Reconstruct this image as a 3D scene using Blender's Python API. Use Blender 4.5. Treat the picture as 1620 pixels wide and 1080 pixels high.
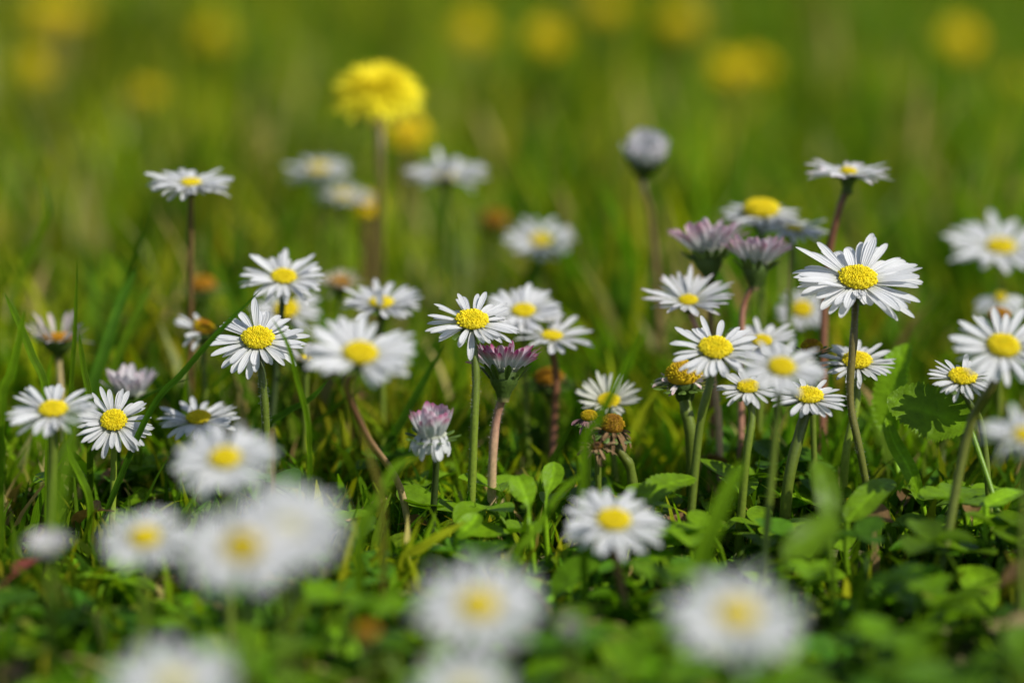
import bpy, math, random
import numpy as np
from mathutils import Vector

for _o in list(bpy.data.objects):
    bpy.data.objects.remove(_o, do_unlink=True)
scene = bpy.context.scene
R_ = math.radians

# ------------------------------------------------------------------ camera, sky, sun, exposure
CAM_H, PITCH, LENS, FOCUS, FSTOP = 0.143, R_(12.0), 105.0, 0.521, 6.0
cam = bpy.data.cameras.new('camera')
cam.lens = LENS; cam.sensor_width = 36.0
cam.clip_start = 0.01; cam.clip_end = 500.0
cam.dof.use_dof = True; cam.dof.focus_distance = FOCUS; cam.dof.aperture_fstop = FSTOP
cam_o = bpy.data.objects.new('camera', cam)
cam_o.location = (0, 0, CAM_H); cam_o.rotation_euler = (R_(90) - PITCH, 0, 0)
scene.collection.objects.link(cam_o); scene.camera = cam_o

TO_SUN = Vector((0.70, -0.42, 0.86)).normalized()
world = bpy.data.worlds.new('World'); scene.world = world; world.use_nodes = True
wn = world.node_tree
sky = wn.nodes.new('ShaderNodeTexSky'); sky.sky_type = 'NISHITA'; sky.sun_disc = False
sky.sun_elevation = math.asin(TO_SUN.z); sky.sun_rotation = math.atan2(TO_SUN.x, TO_SUN.y)
wn.links.new(sky.outputs[0], wn.nodes['Background'].inputs[0])
wn.nodes['Background'].inputs[1].default_value = 0.10
sun = bpy.data.lights.new('sun', 'SUN'); sun.energy = 4.6; sun.angle = R_(0.5); sun.color = (1.0, 0.955, 0.88)
sun_o = bpy.data.objects.new('sun', sun); sun_o.rotation_euler = TO_SUN.to_track_quat('Z', 'Y').to_euler()
sun_o.location = (1, -1, 2); scene.collection.objects.link(sun_o)

scene.view_settings.view_transform = 'Standard'; scene.view_settings.look = 'None'
scene.view_settings.exposure = 0.2; scene.view_settings.gamma = 1.0
scene.render.engine = 'CYCLES'
scene.cycles.use_denoising = True
scene.cycles.max_bounces = 6; scene.cycles.diffuse_bounces = 3; scene.cycles.glossy_bounces = 2
scene.cycles.transmission_bounces = 4; scene.cycles.transparent_max_bounces = 4
scene.cycles.caustics_reflective = False; scene.cycles.caustics_refractive = False

# ------------------------------------------------------------------ helpers
F = 1620 * LENS / 36.0
_sp, _cp = math.sin(PITCH), math.cos(PITCH)
CAMP = np.array((0, 0, CAM_H)); RIGHT = np.array((1.0, 0, 0)); UP = np.array((0, _sp, _cp)); FWD = np.array((0, _cp, -_sp))

def P(px, py, d):
    """world point seen at photo pixel (px, py), d metres along the lens axis"""
    return CAMP + RIGHT * ((px - 810) / F * d) + UP * (-(py - 540) / F * d) + FWD * d

def G(px, d, z=-0.003):
    """ground point under photo column px at depth d"""
    return np.array(((px - 810) / F * d, (d - (CAM_H - z) * _sp) / _cp, z))

def unit(v):
    v = np.asarray(v, float); return v / max(np.linalg.norm(v), 1e-12)

class MB:
    def __init__(s): s.v, s.q, s.c, s.u, s.n = [], [], [], [], 0
    def grid(s, V, col, uv=None, closed=False):
        """V (n, m, 3): a sheet of quads; closed wraps the second index"""
        n, m = V.shape[:2]
        idx = np.arange(n * m).reshape(n, m) + s.n
        j = np.arange(m if closed else m - 1); k = (j + 1) % m
        q = np.stack([idx[:-1][:, j], idx[1:][:, j], idx[1:][:, k], idx[:-1][:, k]], -1).reshape(-1, 4)
        s.v.append(V.reshape(-1, 3)); s.q.append(q)
        s.c.append(np.broadcast_to(np.asarray(col, float), (n, m, 3)).reshape(-1, 3))
        if uv is None:
            a, b = np.meshgrid(np.linspace(0, 1, n), np.linspace(0, 1, m), indexing='ij')
            uv = np.stack([b, a, np.zeros_like(a)], -1)
        s.u.append(np.broadcast_to(uv, (n, m, 3)).reshape(-1, 3)); s.n += n * m
    def many(s, V, col):
        """V (k, n, m, 3): k sheets at once; col (k, n, m, 3)"""
        k, n, m = V.shape[:3]
        idx = np.arange(n * m).reshape(n, m)
        q = np.stack([idx[:-1, :-1], idx[1:, :-1], idx[1:, 1:], idx[:-1, 1:]], -1).reshape(-1, 4)
        q = (q[None] + (np.arange(k) * n * m)[:, None, None] + s.n).reshape(-1, 4)
        s.v.append(V.reshape(-1, 3)); s.q.append(q); s.c.append(np.broadcast_to(col, V.shape).reshape(-1, 3))
        a, b = np.meshgrid(np.linspace(0, 1, n), np.linspace(0, 1, m), indexing='ij')
        uv = np.stack([b, a, np.zeros_like(a)], -1)
        s.u.append(np.broadcast_to(uv, V.shape).reshape(-1, 3)); s.n += k * n * m
    def tube(s, pts, rad, col, k=9):
        pts = np.asarray(pts, float); n = len(pts)
        rad = np.broadcast_to(np.asarray(rad, float), (n,))
        T = np.gradient(pts, axis=0); T /= np.linalg.norm(T, axis=1)[:, None] + 1e-12
        a = np.array((1.0, 0, 0)) if abs(T[0][0]) < .8 else np.array((0, 1.0, 0))
        A = np.empty_like(T)
        for i in range(n):
            a = unit(a - T[i] * np.dot(a, T[i])); A[i] = a
        B = np.cross(T, A); th = np.arange(k) / k * 2 * np.pi
        V = pts[:, None] + rad[:, None, None] * (A[:, None] * np.cos(th)[None, :, None] + B[:, None] * np.sin(th)[None, :, None])
        col = np.asarray(col, float)
        if col.ndim == 2: col = col[:, None, :]
        s.grid(V, np.broadcast_to(col, V.shape), closed=True)
    def lathe(s, C, fr, prof, cols, k=18):
        U, W, N = fr; th = np.arange(k) / k * 2 * np.pi
        pr = np.asarray(prof, float)
        V = C + pr[:, 0, None, None] * (U * np.cos(th)[None, :, None] + W * np.sin(th)[None, :, None]) + pr[:, 1, None, None] * N
        cols = np.asarray(cols, float)
        if cols.ndim == 2: cols = cols[:, None, :]
        s.grid(V, np.broadcast_to(cols, V.shape), closed=True)
    def build(s, name, mat, parent=None, origin=(0, 0, 0)):
        v = np.concatenate(s.v) - np.asarray(origin); q = np.concatenate(s.q); c = np.concatenate(s.c); u = np.concatenate(s.u)
        me = bpy.data.meshes.new(name)
        me.vertices.add(len(v)); me.vertices.foreach_set('co', v.astype(np.float32).ravel())
        me.loops.add(q.size); me.loops.foreach_set('vertex_index', q.astype(np.int32).ravel())
        me.polygons.add(len(q))
        me.polygons.foreach_set('loop_start', np.arange(0, q.size, 4, dtype=np.int32))
        me.polygons.foreach_set('loop_total', np.full(len(q), 4, dtype=np.int32))
        me.polygons.foreach_set('use_smooth', np.ones(len(q), dtype=bool))
        ca = me.attributes.new('col', 'FLOAT_COLOR', 'POINT')
        ca.data.foreach_set('color', np.concatenate([c, np.ones((len(c), 1))], 1).astype(np.float32).ravel())
        ua = me.attributes.new('uvp', 'FLOAT_VECTOR', 'POINT')
        ua.data.foreach_set('vector', u.astype(np.float32).ravel())
        me.update(calc_edges=True)
        me.materials.append(mat)
        o = bpy.data.objects.new(name, me); scene.collection.objects.link(o)
        if parent is not None: o.parent = parent
        return o

def thing(name, label, cat, loc, group=None):
    o = bpy.data.objects.new(name, None); o.empty_display_size = 0.005
    o.location = tuple(loc); o['label'] = label; o['category'] = cat
    if group: o['group'] = group
    scene.collection.objects.link(o); return o

def tag(o, label=None, cat=None, group=None, kind=None):
    for k, v in (('label', label), ('category', cat), ('group', group), ('kind', kind)):
        if v: o[k] = v
    return o

def smooth(pts, n):
    """Catmull-Rom through pts, n samples"""
    p = np.asarray(pts, float)
    if len(p) == 2: return p[0] + (p[1] - p[0]) * np.linspace(0, 1, n)[:, None]
    e = np.vstack([2 * p[0] - p[1], p, 2 * p[-1] - p[-2]])
    t = np.linspace(0, len(p) - 1 - 1e-9, n); i = t.astype(int); f = (t - i)[:, None]
    a, b, c, d = e[i], e[i + 1], e[i + 2], e[i + 3]
    return .5 * (2 * b + (c - a) * f + (2 * a - 5 * b + 4 * c - d) * f ** 2 + (3 * b - a - 3 * c + d) * f ** 3)

def lerp(a, b, t): return np.asarray(a, float) * (1 - t) + np.asarray(b, float) * t

def sst(a, b, x):
    t = np.clip((np.asarray(x, float) - a) / (b - a), 0, 1); return t * t * (3 - 2 * t)

# ------------------------------------------------------------------ materials
def plant_mat(name, rough=.5, transl=.25, spec=.35, bump=0.0, scale=900., vary=.25, veins=0.0, tcol=(1, 1, 1)):
    m = bpy.data.materials.new(name); m.use_nodes = True
    nt = m.node_tree; nd, lk = nt.nodes, nt.links
    out = nd['Material Output']; pb = nd['Principled BSDF']
    at = nd.new('ShaderNodeAttribute'); at.attribute_name = 'col'
    tc = nd.new('ShaderNodeTexCoord')
    nz = nd.new('ShaderNodeTexNoise'); nz.inputs['Scale'].default_value = scale; nz.inputs['Detail'].default_value = 4
    lk.new(tc.outputs['Object'], nz.inputs['Vector'])
    mr = nd.new('ShaderNodeMapRange'); mr.inputs[1].default_value = .25; mr.inputs[2].default_value = .75
    mr.inputs[3].default_value = 1 - vary; mr.inputs[4].default_value = 1 + vary * .6
    lk.new(nz.outputs['Fac'], mr.inputs[0])
    mx = nd.new('ShaderNodeMix'); mx.data_type = 'RGBA'; mx.blend_type = 'MULTIPLY'; mx.inputs['Factor'].default_value = 1
    lk.new(at.outputs['Color'], mx.inputs['A']); lk.new(mr.outputs[0], mx.inputs['B'])
    col = mx.outputs['Result']
    lk.new(col, pb.inputs['Base Color'])
    pb.inputs['Roughness'].default_value = rough; pb.inputs['Specular IOR Level'].default_value = spec
    norm = None
    if veins:
        ua = nd.new('ShaderNodeAttribute'); ua.attribute_name = 'uvp'
        sx = nd.new('ShaderNodeSeparateXYZ'); lk.new(ua.outputs['Vector'], sx.inputs[0])
        mu = nd.new('ShaderNodeMath'); mu.operation = 'MULTIPLY'; mu.inputs[1].default_value = 2 * math.pi * 4
        lk.new(sx.outputs[0], mu.inputs[0])
        cs = nd.new('ShaderNodeMath'); cs.operation = 'COSINE'; lk.new(mu.outputs[0], cs.inputs[0])
        ad = nd.new('ShaderNodeMath'); ad.operation = 'ADD'; lk.new(cs.outputs[0], ad.inputs[0]); lk.new(nz.outputs['Fac'], ad.inputs[1])
        hsrc = ad.outputs[0]; dist = veins
    else:
        hsrc = nz.outputs['Fac']; dist = bump
    if dist:
        bp = nd.new('ShaderNodeBump'); bp.inputs['Distance'].default_value = dist; bp.inputs['Strength'].default_value = 1.0
        lk.new(hsrc, bp.inputs['Height']); norm = bp.outputs[0]; lk.new(norm, pb.inputs['Normal'])
    if transl:
        tr = nd.new('ShaderNodeBsdfTranslucent')
        tm = nd.new('ShaderNodeMix'); tm.data_type = 'RGBA'; tm.blend_type = 'MULTIPLY'; tm.inputs['Factor'].default_value = 1
        tm.inputs['B'].default_value = (*tcol, 1); lk.new(col, tm.inputs['A']); lk.new(tm.outputs['Result'], tr.inputs['Color'])
        ms = nd.new('ShaderNodeMixShader'); ms.inputs[0].default_value = transl
        lk.new(pb.outputs[0], ms.inputs[1]); lk.new(tr.outputs[0], ms.inputs[2]); lk.new(ms.outputs[0], out.inputs['Surface'])
    return m

M_PETAL = plant_mat('white_petal', .55, .38, .25, scale=500, vary=.05, veins=.00004)
M_DISC = plant_mat('yellow_floret', .6, .25, .2, scale=2000, vary=.12)
M_STEM = plant_mat('hairy_stem', .42, .08, .4, bump=.00005, scale=1600, vary=.22)
M_CUP = plant_mat('green_bract', .5, .1, .35, bump=.0001, scale=2200, vary=.35)
M_GRASS = plant_mat('grass_blade', .5, .46, .09, scale=350, vary=.25, veins=.00005, tcol=(1.15, 1.3, .6))
M_LEAF = plant_mat('broad_leaf', .42, .32, .17, bump=.0004, scale=600, vary=.3, tcol=(1.15, 1.35, .5))
M_DAND = plant_mat('dandelion_floret', .6, .42, .2, scale=900, vary=.12)
M_DRY = plant_mat('withered_petal', .7, .15, .15, bump=.0003, scale=1500, vary=.45)

# ------------------------------------------------------------------ setting: ground, lawn, leaf carpet
def patch(x, y, s, seed):
    """cheap smooth noise in -1..1"""
    r = np.random.RandomState(seed); out = 0
    for k in range(5):
        a = r.rand() * 6.28; f = s * (0.6 + 1.4 * r.rand()); ph = r.rand() * 6.28
        out = out + np.sin((x * math.cos(a) + y * math.sin(a)) * f + ph)
    return out / 2.6

def build_ground():
    xs = np.concatenate([-np.geomspace(90, .8, 14), np.linspace(-.7, .7, 71), np.geomspace(.8, 90, 14)])
    ys = np.concatenate([-np.geomspace(60, .3, 8), np.linspace(-.2, 2.2, 121), np.geomspace(2.3, 150, 18)])
    Y, X = np.meshgrid(ys, xs, indexing='ij')
    Z = .0012 * patch(X, Y, 90, 3) + .0015 * patch(X, Y, 25, 4) - .003
    Z[(np.abs(X) > 1) | (Y > 2.5) | (Y < -.3)] = -.003
    mb = MB(); mb.grid(np.stack([X, Y, Z], -1), (.1, .1, .1))
    m = bpy.data.materials.new('thatch_soil'); m.use_nodes = True
    nd, lk = m.node_tree.nodes, m.node_tree.links; pb = nd['Principled BSDF']; pb.inputs['Roughness'].default_value = .9
    tc = nd.new('ShaderNodeTexCoord'); n1 = nd.new('ShaderNodeTexNoise'); n1.inputs['Scale'].default_value = 120; n1.inputs['Detail'].default_value = 8
    n2 = nd.new('ShaderNodeTexNoise'); n2.inputs['Scale'].default_value = 9; n2.inputs['Detail'].default_value = 5
    lk.new(tc.outputs['Object'], n1.inputs['Vector']); lk.new(tc.outputs['Object'], n2.inputs['Vector'])
    r1 = nd.new('ShaderNodeValToRGB'); r1.color_ramp.elements[0].color = (.030, .032, .008, 1); r1.color_ramp.elements[1].color = (.17, .14, .05, 1)
    r1.color_ramp.elements[0].position = .35; r1.color_ramp.elements[1].position = .7
    r2 = nd.new('ShaderNodeValToRGB'); r2.color_ramp.elements[0].color = (.050, .075, .010, 1); r2.color_ramp.elements[1].color = (.11, .11, .022, 1)
    lk.new(n1.outputs['Fac'], r1.inputs[0]); lk.new(n2.outputs['Fac'], r2.inputs[0])
    mx = nd.new('ShaderNodeMix'); mx.data_type = 'RGBA'; mx.inputs['Factor'].default_value = .5
    lk.new(r1.outputs[0], mx.inputs['A']); lk.new(r2.outputs[0], mx.inputs['B']); lk.new(mx.outputs['Result'], pb.inputs['Base Color'])
    bp = nd.new('ShaderNodeBump'); bp.inputs['Distance'].default_value = .002; lk.new(n1.outputs['Fac'], bp.inputs['Height']); lk.new(bp.outputs[0], pb.inputs['Normal'])
    tag(mb.build('ground', m), kind='structure')
build_ground()

def depth_of(x, y, z=0.0): return y * _cp + (CAM_H - z) * _sp

def blade_sheets(rng, bx, by, h, wid, lean, leandir, curl, facing, cols, nseg=4):
    """k curved tapering blades"""
    k = len(bx); t = np.linspace(0, 1, nseg + 1)
    ang = lean[:, None] + curl[:, None] * t[None] ** 1.3                 # from vertical
    dl = h[:, None] / nseg
    dz = np.cos(ang) * dl; dr = np.sin(ang) * dl
    z = np.concatenate([np.zeros((k, 1)), np.cumsum(dz[:, :-1], 1)], 1); r = np.concatenate([np.zeros((k, 1)), np.cumsum(dr[:, :-1], 1)], 1)
    cx = bx[:, None] + r * np.cos(leandir)[:, None]; cy = by[:, None] + r * np.sin(leandir)[:, None]
    w = wid[:, None] * np.array([.8, 1.0, .9, .6, .06])[None] if nseg == 4 else wid[:, None] * (1 - t[None] ** 2.2 * .95)
    fx, fy = np.cos(facing)[:, None], np.sin(facing)[:, None]
    C = np.stack([cx, cy, z - .004], -1); S = np.stack([fx * w * .5, fy * w * .5, 0 * w], -1)
    V = np.stack([C - S, C + S], 2)
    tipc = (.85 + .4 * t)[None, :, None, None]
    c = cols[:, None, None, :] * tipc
    return V, np.broadcast_to(c, V.shape)

GREEN = np.array((.128, .242, .005)); DEEP = np.array((.050, .125, .006)); OLIVE = np.array((.300, .335, .010)); STRAW = np.array((.48, .38, .14))

BROWN_LEAF = np.array((.20, .12, .05)); RED_LEAF = np.array((.26, .07, .05))

def blade_cols(rng, x, y, fresh=1.0):
    k = len(x); u = rng.rand(k)
    p = .6 * patch(x, y, 75, 7) + .5 * patch(x, y * .6, 150, 17); p2 = patch(x, y, 110, 8)
    warm = np.clip(.46 + .42 * p - 1.4 * (x - .02), .05, .95) * fresh
    c = np.where((u < warm)[:, None], OLIVE, GREEN)
    c = np.where((rng.rand(k) < .2 + .28 * p2)[:, None], DEEP * 1.1, c)
    dry = np.clip(.07 + .15 * patch(x, y, 100, 9) - .3 * (x + .02), .03, .45)
    c = np.where((rng.rand(k) < dry * fresh)[:, None], STRAW, c)
    return c * (.72 + .5 * rng.rand(k))[:, None] * np.clip(1 + .32 * patch(x, y * .7, 85, 31) + .2 * patch(x, y, 170, 32), .5, 1.7)[:, None] * (1 + .12 * rng.randn(k, 3) * np.array((1, .4, .6)))

def build_lawn():
    rng = np.random.RandomState(11); mb = MB()
    def add(x, y, hlo, hhi, wlo, whi, lean=.5, fresh=1.0):
        k = len(x); h = hlo + (hhi - hlo) * rng.rand(k) ** 1.3
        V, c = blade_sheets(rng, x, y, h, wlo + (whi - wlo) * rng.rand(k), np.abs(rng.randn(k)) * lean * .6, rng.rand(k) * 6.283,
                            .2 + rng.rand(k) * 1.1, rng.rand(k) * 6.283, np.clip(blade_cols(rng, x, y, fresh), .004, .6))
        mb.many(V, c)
    # meadow behind the flowers
    n = 135000; y = .47 + 1.9 * rng.rand(n) ** 1.6; x = (rng.rand(n) * 2 - 1) * (.28 + .42 * y)
    d = depth_of(x, y); keep = (d > .54) | (rng.rand(n) < .5); x, y, d = x[keep], y[keep], d[keep]
    lim = np.interp(d, [.50, .53, .555, .585, .63, .9, 2.5], [.011, .014, .021, .030, .036, .042, .048]) * np.clip(.85 + .38 * patch(x, y, 70, 21) + .25 * patch(x, y, 160, 22), .35, 1.5)
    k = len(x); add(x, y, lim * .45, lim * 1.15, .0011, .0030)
    # further lawn
    n = 26000; y = 2.4 + 7 * rng.rand(n) ** 1.6; x = (rng.rand(n) * 2 - 1) * (.5 + .45 * y); add(x, y, .03, .06, .004, .012)
    # thin low grass between the broad leaves in front
    n = 17000; y = .20 + .36 * rng.rand(n); x = (rng.rand(n) * 2 - 1) * .34
    keep = rng.rand(n) < np.clip(.62 - 3.2 * x, .22, 1); x, y = x[keep], y[keep]
    d = depth_of(x, y); lim = np.interp(d, [.3, .44, .49, .52, .56], [.010, .0115, .0125, .0125, .0135]) * np.clip(1 - 2.2 * x, .85, 1.35); add(x, y, lim * .6, lim * 1.5, .0008, .0019, 1.0, .3)
    # short fresh turf round the foot of the stems
    n = 24000; y = .46 + .15 * rng.rand(n); x = (rng.rand(n) * 2 - 1) * .30; d = depth_of(x, y); k0 = d > .522; x, y, d = x[k0], y[k0], d[k0]
    lim = np.interp(d, [.52, .56, .60], [.011, .017, .023]); add(x, y, lim * .5, lim * 1.15, .0009, .0024, .6, .55)
    # sides and behind the camera, for other viewpoints
    n = 9000; y = -.5 + 1.0 * rng.rand(n); x = (rng.rand(n) * 2 - 1) * .9; keep = (np.abs(x) > .30) | (y < .1); add(x[keep], y[keep], .015, .035, .0012, .003)
    # longer tussocks
    for (px, d0, kk, hh, sp) in ((70, .63, 26, .040, .02), (175, .60, 24, .042, .016), (15, .57, 18, .032, .016), (270, .72, 30, .042, .03), (60, .78, 40, .05, .04),
                             (700, .74, 18, .034, .03), (950, .70, 20, .034, .03), (1010, .80, 30, .042, .04), (1420, .74, 30, .036, .04), (1180, .9, 40, .045, .05), (460, .8, 30, .04, .04),
                             (300, .56, 18, .030, .010), (250, .575, 20, .033, .014), (590, .585, 14, .028, .012), (1035, .58, 18, .029, .012), (1305, .585, 18, .030, .014), (705, .605, 22, .032, .016), (950, .62, 22, .032, .02), (1420, .60, 16, .030, .014), (880, .575, 12, .024, .012)):
        g = G(px, d0); x = g[0] + rng.randn(kk) * sp; y = g[1] + rng.randn(kk) * sp * 1.2; add(x, y, hh * .55, hh * 1.1, .0014, .0034, .35)
    tag(mb.build('grass', M_GRASS), kind='stuff')
build_lawn()

def leaf_sheet(base, az, elev, L, W, droop, cup=.25, nt=10, ns=5, petiole=.32, round_=1.0, teeth=0, twist=0.0, rng=None):
    t = np.linspace(0, 1, nt); ang = elev - droop * t ** 1.2
    dl = L / (nt - 1)
    r = np.concatenate([[0], np.cumsum(np.cos(ang[:-1]) * dl)]); z = np.concatenate([[0], np.cumsum(np.sin(ang[:-1]) * dl)])
    u = np.clip((t - petiole) / (1 - petiole), 0, 1)
    w = .10 + .90 * np.sin(np.pi * np.clip(u, 0, 1) ** .85) ** .75 * (u > 0)
    w[-1] = .12
    if teeth: w = w * (1 + .09 * np.cos(u * 2 * np.pi * teeth))
    s = np.linspace(-1, 1, ns)
    D = np.array((math.cos(az), math.sin(az), 0)); S = np.array((-math.sin(az), math.cos(az), 0)); Z = np.array((0, 0, 1.0))
    tw = twist * t
    half = W * .5 * w
    Sx = S[None] * np.cos(tw)[:, None] + Z[None] * np.sin(tw)[:, None]
    Nn = -np.sin(ang)[:, None] * D + np.cos(ang)[:, None] * Z
    V = base + (r[:, None] * D + z[:, None] * Z)[:, None] + half[:, None, None] * s[None, :, None] * Sx[:, None] + (cup * half)[:, None, None] * (np.abs(s) ** 1.5)[None, :, None] * Nn[:, None]
    return V

def build_leaf_carpet():
    rng = np.random.RandomState(5); mb = MB()
    nros = 4200
    y = .20 + .60 * rng.rand(nros); x = (rng.rand(nros) * 2 - 1) * (.10 + .26 * y + .05)
    for i in range(nros):
        d = depth_of(x[i], y[i])
        if d > .62 and rng.rand() < .75 - .8 * x[i]: continue
        if x[i] < -.02 and d > .45 and rng.rand() < .35: continue
        kind = rng.rand()
        if d > .56 and rng.rand() < .5: continue
        top = np.interp(d, [.3, .45, .49, .515, .54, .62, .75], [.012, .0145, .016, .015, .015, .017, .018]) * rng.uniform(.6, 1.05)
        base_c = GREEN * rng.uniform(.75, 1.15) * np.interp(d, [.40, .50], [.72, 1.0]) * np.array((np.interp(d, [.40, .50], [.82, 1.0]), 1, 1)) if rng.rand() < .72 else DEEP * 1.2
        if kind < .62:                                                # daisy rosette: spoon leaves
            for j in range(rng.randint(4, 8)):
                L = .0065 + .008 * rng.rand(); W = L * (.42 + .2 * rng.rand()); el = rng.uniform(.25, .95)
                if L * math.sin(el) * .75 > top: el = math.asin(min(.99, top / (L * .75)))
                c = base_c * rng.uniform(.7, 1.35) * np.array((1 + .25 * rng.randn() * .5, 1, 1))
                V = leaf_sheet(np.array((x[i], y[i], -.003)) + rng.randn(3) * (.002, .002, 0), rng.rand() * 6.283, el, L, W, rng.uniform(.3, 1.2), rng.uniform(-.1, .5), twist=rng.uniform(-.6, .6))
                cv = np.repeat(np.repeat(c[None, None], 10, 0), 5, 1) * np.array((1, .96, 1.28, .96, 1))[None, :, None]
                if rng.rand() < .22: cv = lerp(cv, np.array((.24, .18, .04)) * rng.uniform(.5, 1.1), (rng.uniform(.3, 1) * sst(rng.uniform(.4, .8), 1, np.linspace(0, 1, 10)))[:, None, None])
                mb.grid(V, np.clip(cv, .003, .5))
        else:                                                         # clover: three round leaflets on a stalk
            hz = top * rng.uniform(.45, 1.0); az = rng.rand() * 6.283; c0 = np.array((x[i] + rng.randn() * .004, y[i] + rng.randn() * .004, hz - .003))
            ln = rng.uniform(.005, .0085); c = base_c * rng.uniform(.75, 1.4)
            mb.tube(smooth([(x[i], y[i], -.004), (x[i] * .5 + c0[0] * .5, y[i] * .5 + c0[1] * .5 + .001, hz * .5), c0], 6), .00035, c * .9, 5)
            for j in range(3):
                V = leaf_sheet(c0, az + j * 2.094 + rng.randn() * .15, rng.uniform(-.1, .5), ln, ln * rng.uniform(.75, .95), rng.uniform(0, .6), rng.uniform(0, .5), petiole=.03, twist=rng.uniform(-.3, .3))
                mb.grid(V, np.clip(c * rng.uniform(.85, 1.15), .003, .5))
    # bits of dry straw lying on the soil
    for i in range(260):
        y0 = .22 + .5 * rng.rand(); x0 = (rng.rand() * 2 - 1) * .25; a = rng.rand() * 6.283; L = rng.uniform(.006, .02); el = rng.uniform(-.05, .35)
        p0 = np.array((x0, y0, .001)); p1 = p0 + L * np.array((math.cos(a), math.sin(a), el)); pm = (p0 + p1) / 2 + (0, 0, .0015)
        mb.tube(smooth([p0, pm, p1], 5), rng.uniform(.0002, .0005), STRAW * rng.uniform(.5, 1.1), 5)
    for i in range(150):                                              # dead leaves, brown and reddish
        y0 = .24 + .46 * rng.rand(); x0 = (rng.rand() * 2 - 1) * .25; L = rng.uniform(.006, .013)
        c = (BROWN_LEAF if rng.rand() < .85 else RED_LEAF) * rng.uniform(.6, 1.3)
        mb.grid(leaf_sheet(np.array((x0, y0, .002 + .006 * rng.rand())), rng.rand() * 6.283, rng.uniform(-.1, .5), L, L * .45, rng.uniform(-.3, 1.0), rng.uniform(.1, .9), twist=rng.uniform(-1, 1)), c)
    tag(mb.build('ground_cover', M_LEAF), kind='stuff')
build_leaf_carpet()

# ------------------------------------------------------------------ flowers
def frame_of(tc, tr, spin=0.0):
    N = unit((math.tan(R_(tr)), -math.tan(R_(tc)), 1.0)) if abs(tc) < 89 else unit((math.sin(R_(tr)), -math.sin(R_(tc)), math.cos(R_(tc))))
    A = unit(np.cross((0, 1.0, 0.2), N)); B = np.cross(N, A)
    return (A * math.cos(spin) + B * math.sin(spin), -A * math.sin(spin) + B * math.cos(spin), N)

PT = np.array((0, .14, .32, .52, .70, .83, .92, .97, 1.0))
PW = np.array((.36, .52, .78, .97, 1.0, .87, .62, .40, .10))
PS = np.linspace(-1, 1, 5)

def petal(mb, C, fr, az, r0, z0, e0, curl, L, W, cols, rng, chan=.22, twist=0.0):
    U, Wv, N = fr
    D = U * math.cos(az) + Wv * math.sin(az); S = -U * math.sin(az) + Wv * math.cos(az)
    e = e0 + curl * PT; dl = np.diff(PT) * L; em = .5 * (e[1:] + e[:-1])
    r = r0 + np.concatenate([[0], np.cumsum(np.cos(em) * dl)]); z = z0 + np.concatenate([[0], np.cumsum(np.sin(em) * dl)])
    half = .5 * W * PW
    tw = twist * PT
    nD, nN = -np.sin(e), np.cos(e)
    Nl = nD[:, None] * D + nN[:, None] * N
    Sl = S[None] * np.cos(tw)[:, None] + Nl * np.sin(tw)[:, None]
    bow = chan * (PS ** 2) + .05 * np.cos(PS * np.pi * 2)
    V = C + (r[:, None] * D + z[:, None] * N)[:, None] + half[:, None, None] * (PS[None, :, None] * Sl[:, None] + bow[None, :, None] * Nl[:, None])
    mb.grid(V, cols)

WHITE = np.array((.77, .775, .78)); PALE = np.array((.72, .74, .60)); PINK = np.array((.60, .06, .25)); BLUSH = np.array((.80, .50, .58))
YEL = np.array((.94, .75, .012)); YEL2 = np.array((.94, .82, .03)); GOLD = np.array((.55, .27, .012)); BROWN = np.array((.12, .06, .025))
SG = np.array((.092, .128, .012)); SD = np.array((.035, .055, .012)); SR = np.array((.20, .085, .045)); SP = np.array((.42, .22, .15)); SB = np.array((.14, .09, .03)); SC = np.array((.46, .36, .17)); SL = np.array((.17, .24, .02))
CUPC = np.array((.055, .095, .014))
_seed = [100]

def disc_mesh(C, fr, rd, dome, rng, n=230, tone=(YEL, YEL2), z0=0.0):
    U, W, N = fr; mb = MB()
    a = np.linspace(0, math.pi / 2 * .985, 7)
    mb.lathe(C, fr, [(rd * .72, z0 - rd * .25)] + [(rd * math.cos(v) * .97, z0 + rd * dome * math.sin(v) * .97) for v in a], np.array([tone[0] * .9] * 8), 16)
    for i in range(n):
        f = math.sqrt((i + .5) / n); th = i * 2.39996 + rng.randn() * .04
        rr = rd * f; zz = z0 + rd * dome * math.sqrt(max(0, 1 - f * f * .97))
        nr = f / 1.0; nz_ = math.sqrt(max(.02, 1 - f * f)) / max(dome, .15)
        nn = unit((U * math.cos(th) + W * math.sin(th)) * nr + N * nz_ * .9)
        p = C + (U * math.cos(th) + W * math.sin(th)) * rr + N * zz
        s = rd * (.046 + .026 * f) * rng.uniform(.7, 1.25); hh = s * rng.uniform(1.0, 2.5)
        a1 = unit(np.cross(nn, (.3, .9, .2))); b1 = np.cross(nn, a1)
        col = lerp(tone[0] * .92, tone[1], sst(.35, .9, f) * rng.uniform(.4, 1)) * rng.uniform(.85, 1.1)
        if f < .5 and tone[0] is YEL: col = lerp(col, np.array((.66, .62, .02)), .6 * (1 - f / .5) * rng.uniform(.5, 1.2))
        mb.lathe(p, (a1, b1, nn), [(s * .7, -s * .8), (s * .95, hh * .35), (s * .85, hh * .8), (s * (.12 if f < .72 else .45), hh * (1 if f < .72 else .72))], np.array([col * .86, col * .98, col * 1.05, col * (1.02 if f < .72 else .8)]), 6)
    return mb

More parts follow.
